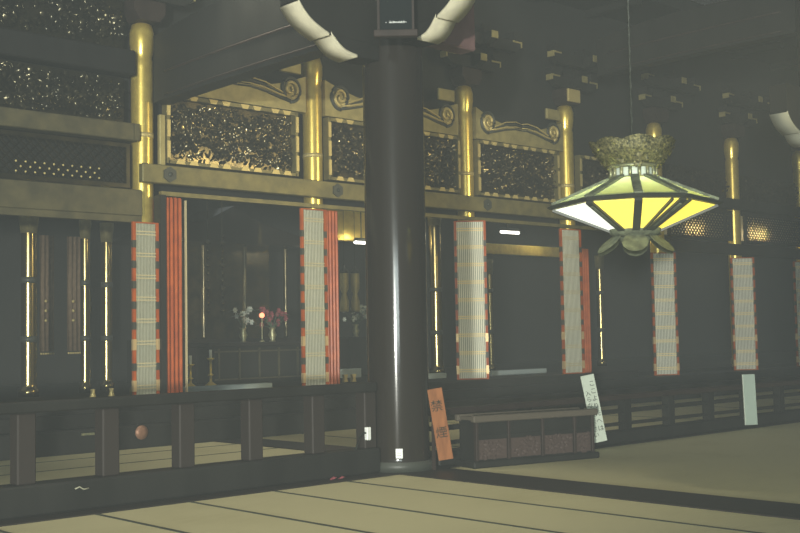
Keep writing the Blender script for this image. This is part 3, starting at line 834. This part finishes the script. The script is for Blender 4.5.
# brass things on the floor in the left bay
for x, lab in ((9.55, 'small brass fitting low in the left bay, left of two'), (9.85, 'small brass fitting low in the left bay, right of two')):
    m = MB(); m.lathe([(.03, .655), (.05, .68), (.03, .75), (.035, .80)], 10, c=(x-1.5, 15.3)); tag(m.build('brass_fitting', GOLDB), lab, 'fitting')
m = MB(); m.lathe([(.06, 0), (.10, .006), (.10, .012), (.03, .03), (.02, .03)], 16, M=Matrix.Translation((8.20, 14.19, .22)) @ Matrix.Rotation(radians(90), 4, 'X'))
tag(m.build('round_fitting', mat('copper_boss', (.3, .16, .1), .5, metal=.4)), 'dim round copper boss on the step seen through the railing', 'fitting')
m = MB(); m.box(7.30, 7.48, 14.17, 14.2, .24, .27); tag(m.build('handle_plate', BRASS), 'dim brass plate on the step seen through the railing', 'fitting')

# ------------------------------------------------------------------ hanging lantern
LC = Vector((9.115, 6.49, 0)); view = Vector((.815, .579, 0)); right = Vector((.579, -.815, 0))
ANG = [176, 121, 87, 56, -4, -56, -93, -124]
def lp(r, k, z, spread=0.0):
    a = radians(ANG[k % 8]+spread)
    v = LC + right*(r*cos(a)) - view*(r*sin(a)); v.z = z
    return v
lan = thing('hanging_lantern', 'large faceted hanging lantern with lit yellow glass and a flared crown', 'lantern', (LC.x, LC.y, 2.26))
R0 = .79; ZR = 2.715; ZT = 2.97; ZB = 2.455; r_t = .225; r_b = .22
def panel(name, quad, th, mm):
    c = Vector((0, 0, 0))
    for q in quad: c += q
    c /= 4
    n = (quad[1]-quad[0]).cross(quad[3]-quad[0]).normalized()
    m = MB(); m.add([q for q in quad]+[q-n*th for q in quad], [[0, 1, 2, 3], [7, 6, 5, 4], [0, 4, 5, 1], [1, 5, 6, 2], [2, 6, 7, 3], [3, 7, 4, 0]]); return m.build(name, mm, lan)
for k in range(8):
    j = k+1
    # roof glass, two strips so the facet sags gently towards the rim
    panel('roof_panel', [lp(R0, k, ZR+.02), lp(R0, j, ZR+.02), lp(r_t, j, ZT), lp(r_t, k, ZT)], .006, ROOFG)
    panel('glass_panel', [lp(r_b, k, ZB), lp(r_b, j, ZB), lp(R0-.02, j, ZR-.03), lp(R0-.02, k, ZR-.03)], .006, GLASSW if k == 0 else GLASSY)
m_r = {}
for k in range(8):
    m = MB()
    def strap(a, b, w, mb, lift):
        ax = (b-a).normalized(); rad = Vector((a.x-LC.x, a.y-LC.y, 0)).normalized(); s = ax.cross(rad).normalized(); n = s.cross(ax)
        if n.dot(rad) < 0: n = -n
        q = [a+s*w, a-s*w, b-s*w, b+s*w]
        mb.add([p+n*lift for p in q]+[p-n*.012 for p in q], [[0, 1, 2, 3], [7, 6, 5, 4], [0, 4, 5, 1], [1, 5, 6, 2], [2, 6, 7, 3], [3, 7, 4, 0]])
    strap(lp(r_t, k, ZT+.005), lp(R0, k, ZR+.025), .040, m, .014); m.build('roof_rib', LANB, lan)
    m = MB(); strap(lp(R0-.01, k, ZR-.03), lp(r_b, k, ZB), .036, m, .014); rb = m.build('lower_rib', BLACKM, lan)
    if ANG[k] in (121, 56):
        m = MB(); strap(lp(R0-.06, k, ZR-.06), lp(r_b+.06, k, ZB+.03), .012, m, .018); m.build('rib_tracery', LANB, rb)
        if ANG[k] == 56:
            for sp in (8, -6):
                m = MB(); strap(lp(R0-.01, k, ZR-.03, sp), lp(r_b, k, ZB, sp*1.8), .010, m, .016); m.build('thin_bar', BLACKM, rb)
m = MB()
vs = []; fs = []
for k in range(8):
    vs += [lp(R0+.02, k, ZR-.02), lp(R0+.05, k, ZR), lp(R0+.01, k, ZR+.022), lp(R0-.05, k, ZR+.02), lp(R0-.05, k, ZR-.02)]
for k in range(8):
    for q in range(5):
        a = k*5; b = ((k+1) % 8)*5
        fs.append([a+q, b+q, b+(q+1) % 5, a+(q+1) % 5])
m.add(vs, fs); m.build('rim', BLACKM, lan)
# neck with little windows
m = MB()
for z0, z1, r in ((2.955, 2.975, .24), (3.065, 3.09, .25)):
    m.lathe([(r, z0), (r, z1)], 24, c=(LC.x, LC.y))
m.build('neck_ring', BRASS, lan)
m = MB(); m.lathe([(.18, 2.97), (.18, 3.065)], 24, c=(LC.x, LC.y)); m.build('neck_glass', mat('neck_lit_glass', (.5, .55, .45), .5, emit=(.7, .85, .72), estr=.35), lan)
for k in range(16):
    a = 2*pi*k/16+.1
    m = MB(); m.cyl(LC.x+.22*cos(a), LC.y+.22*sin(a), 2.97, 3.065, .018, 8); m.build('baluster', BRASS, lan)
# crown: flared openwork of curling leaves
m = MB(); vs = []; fs = []; n = 48
for k in range(n):
    a = 2*pi*k/n
    wav = .5+.5*abs(cos(4*a))
    for r, z in ((.235, 3.08), (.27, 3.13), (.335, 3.19), (.40+.02*wav, 3.265+.07*wav), (.385+.02*wav, 3.27+.07*wav), (.32, 3.195), (.255, 3.135), (.22, 3.09)):
        vs.append((LC.x+r*cos(a), LC.y+r*sin(a), z))
for k in range(n):
    for q in range(8):
        a = k*8; b = ((k+1) % n)*8
        fs.append([a+q, b+q, b+(q+1) % 8, a+(q+1) % 8])
m.add(vs, fs, True)
for k in range(150):
    a = random.uniform(0, 6.28); u = random.random(); r = .26+.125*u; z = 3.10+.16*u
    d = Vector((cos(a), sin(a), 0)); tdir = Vector((-sin(a), cos(a), 0))
    b = random.uniform(0, 6.28)
    m.leaf(LC+d*r+Vector((0, 0, z)), tdir*cos(b)+(d*.5+Vector((0, 0, 1)))*sin(b), .035, .07, .02, d-Vector((0, 0, .6)))
m.build('crown', CROWN, lan)
m = MB(); m.lathe([(.17, 2.40), (.235, 2.43), (.25, 2.47), (.25, 2.50), (.2, 2.5)], 32, c=(LC.x, LC.y)); m.lathe([(.03, 2.30), (.12, 2.34), (.17, 2.40), (.1, 2.41)], 24, c=(LC.x, LC.y)); m.build('bottom_ring', LANB, lan)
for k in range(6):
    a = radians(90+60*k)
    d = (right*cos(a) - view*sin(a)); tdir = Vector((-d.y, d.x, 0))
    c = LC + Vector((0, 0, 0))
    m = MB(); outl = []
    for j in range(13):
        u = j/12*2*pi
        w = .125*sin(u)*(1 if cos(u) > 0 else 1-.35*cos(u)**2); hh = -.115*cos(u)*(1 if cos(u) < 0 else 1)
        outl.append((w, hh))
    A = []; 
    for th in (0, .014):
        for w, hh in outl[:-1]:
            # tilted disc-like petal, flaring outwards and downwards
            A.append(LC + d*(.27-hh*.95+th) + tdir*w + Vector((0, 0, 2.345+hh*.85-th*.3)))
    N = 12
    fs = [list(range(N)), list(range(2*N-1, N-1, -1))]+[[i, i+N, (i+1) % N+N, (i+1) % N] for i in range(N)]
    m.add(A, fs); pt = m.build('drop_petal', LANB, lan)
m = MB()
for s in range(60):
    z = 3.2+s*.085
    m.tube([(LC.x+.012*cos(q*pi/3+.2)*(1 if s % 2 else .2), LC.y+.012*cos(q*pi/3+.2)*(.2 if s % 2 else 1), z+.05*sin(q*pi/3)) for q in range(7)], .005, 4)
m.tube([(LC.x, LC.y, 3.0), (LC.x, LC.y, 8.4)], .010, 6)
m.build('chain', BLACKM, lan)

# ------------------------------------------------------------------ lights
def point(name, loc, power, col, r=.1):
    l = bpy.data.lights.new(name, 'POINT'); l.energy = power; l.color = col; l.shadow_soft_size = r
    o = bpy.data.objects.new(name, l); COL.objects.link(o); o.location = loc; return o
def area(name, loc, target, power, col, sx, sy):
    l = bpy.data.lights.new(name, 'AREA'); l.energy = power; l.color = col; l.shape = 'RECTANGLE'; l.size = sx; l.size_y = sy
    o = bpy.data.objects.new(name, l); COL.objects.link(o); o.location = loc
    o.rotation_euler = (Vector(target)-Vector(loc)).to_track_quat('-Z', 'Y').to_euler(); return o
WARM = (1, .86, .55)
point('lantern_bulb', (LC.x, LC.y, 2.83), 42, (1, .95, .72), .08)
def spot(name, loc, target, power, col, angle, r=.2):
    l = bpy.data.lights.new(name, 'SPOT'); l.energy = power; l.color = col; l.shadow_soft_size = r; l.spot_size = radians(angle); l.spot_blend = 1.0
    o = bpy.data.objects.new(name, l); COL.objects.link(o); o.location = loc
    o.rotation_euler = (Vector(target)-Vector(loc)).to_track_quat('-Z', 'Y').to_euler(); return o
spot('mat_pool_spot', (5.4, 7.4, 9.0), (6.2, 8.2, 0), 1250, (1, .93, .72), 58, .3)  # unseen overhead spot, placed and narrowed for the light pool on the mats
spot('column_fill_spot', (16.5, 5.5, 5.2), (13.2, 15.2, 4.4), 1250, (1, .84, .46), 85, .3)  # unseen spot added at the right to brighten the gilt columns
spot('rear_mat_fill_spot', (8.5, 12.2, 7.5), (11.0, 12.6, 0), 750, (1, .95, .75), 80, .3)  # unseen spot added overhead to brighten the rear mats
point('flash_fill', (-14.4, -10.4, 1.55), 42000, (.97, 1, .90), .30)  # unseen flash-like lamp added behind the camera for glints and frontal light
area('front_fill_panel', (-18, -19, 3), (12, 12.5, 2.5), 3500, (.84, 1, .98), 12, 4)  # unseen panel added behind the camera to light fronts and haze
point('tube_glow_left', (17.4, 19.6, 3.78), 8, (1, .9, .6), .1)
point('tube_glow_right', (22.9, 19.2, 4.0), 18, (1, .88, .55), .1)
area('grille_lamp_a', (23.95, 15.135, 3.95), (23.95, 15.3, 3.90), 6, (1, .80, .42), .7, .14)
area('grille_lamp_b', (26.85, 15.135, 3.95), (26.85, 15.3, 3.90), 16, (1, .80, .42), .8, .14)
area('overhead_fill_panel', (8, 3, 10), (8, 3.01, 0), 90, (.90, 1, 1), 30, 20)  # unseen overhead panel added for ambient light in the haze
area('sanctuary_fill_panel', (17, 19.5, 4.85), (17, 19.51, 0), 90, (.90, 1, 1), 36, 6)  # fill panel added under the inner ceiling to lift the dark interior
# thin haze volume added through the hall to lift the blacks
w = bpy.data.worlds.new('added_haze'); SC.world = w; w.use_nodes = True
nt = w.node_tree
bg = nt.nodes['Background']
bg.inputs[0].default_value = (0.086, 0.098, 0.09, 1); bg.inputs[1].default_value = 1.0
vs = nt.nodes.new('ShaderNodeVolumeScatter')
vs.inputs['Color'].default_value = (0.90, 0.99, 1.0, 1); vs.inputs['Density'].default_value = 0.0092
nt.links.new(vs.outputs[0], nt.nodes['World Output'].inputs['Volume'])

# ------------------------------------------------------------------ camera
F = 1141.63
cd = bpy.data.cameras.new('camera'); cam = bpy.data.objects.new('camera', cd); COL.objects.link(cam)
cd.sensor_width = 36; cd.sensor_fit = 'HORIZONTAL'; cd.lens = F/800*36; cd.clip_end = 200
yaw, pitch, roll = radians(47.151), radians(3.457), radians(-1.037)
f = Vector((cos(yaw)*cos(pitch), sin(yaw)*cos(pitch), sin(pitch)))
r = Vector((sin(yaw), -cos(yaw), 0)); u = r.cross(f)
r2 = r*cos(roll)+u*sin(roll); u2 = -r*sin(roll)+u*cos(roll)
cam.matrix_world = Matrix(((r2.x, u2.x, -f.x, 0), (r2.y, u2.y, -f.y, 0), (r2.z, u2.z, -f.z, 1.5), (0, 0, 0, 1)))
SC.camera = cam

SC.view_settings.view_transform = 'Standard'
SC.view_settings.look = 'None'
SC.view_settings.exposure = 0
SC.view_settings.gamma = 1
SC.view_settings.use_curve_mapping = False
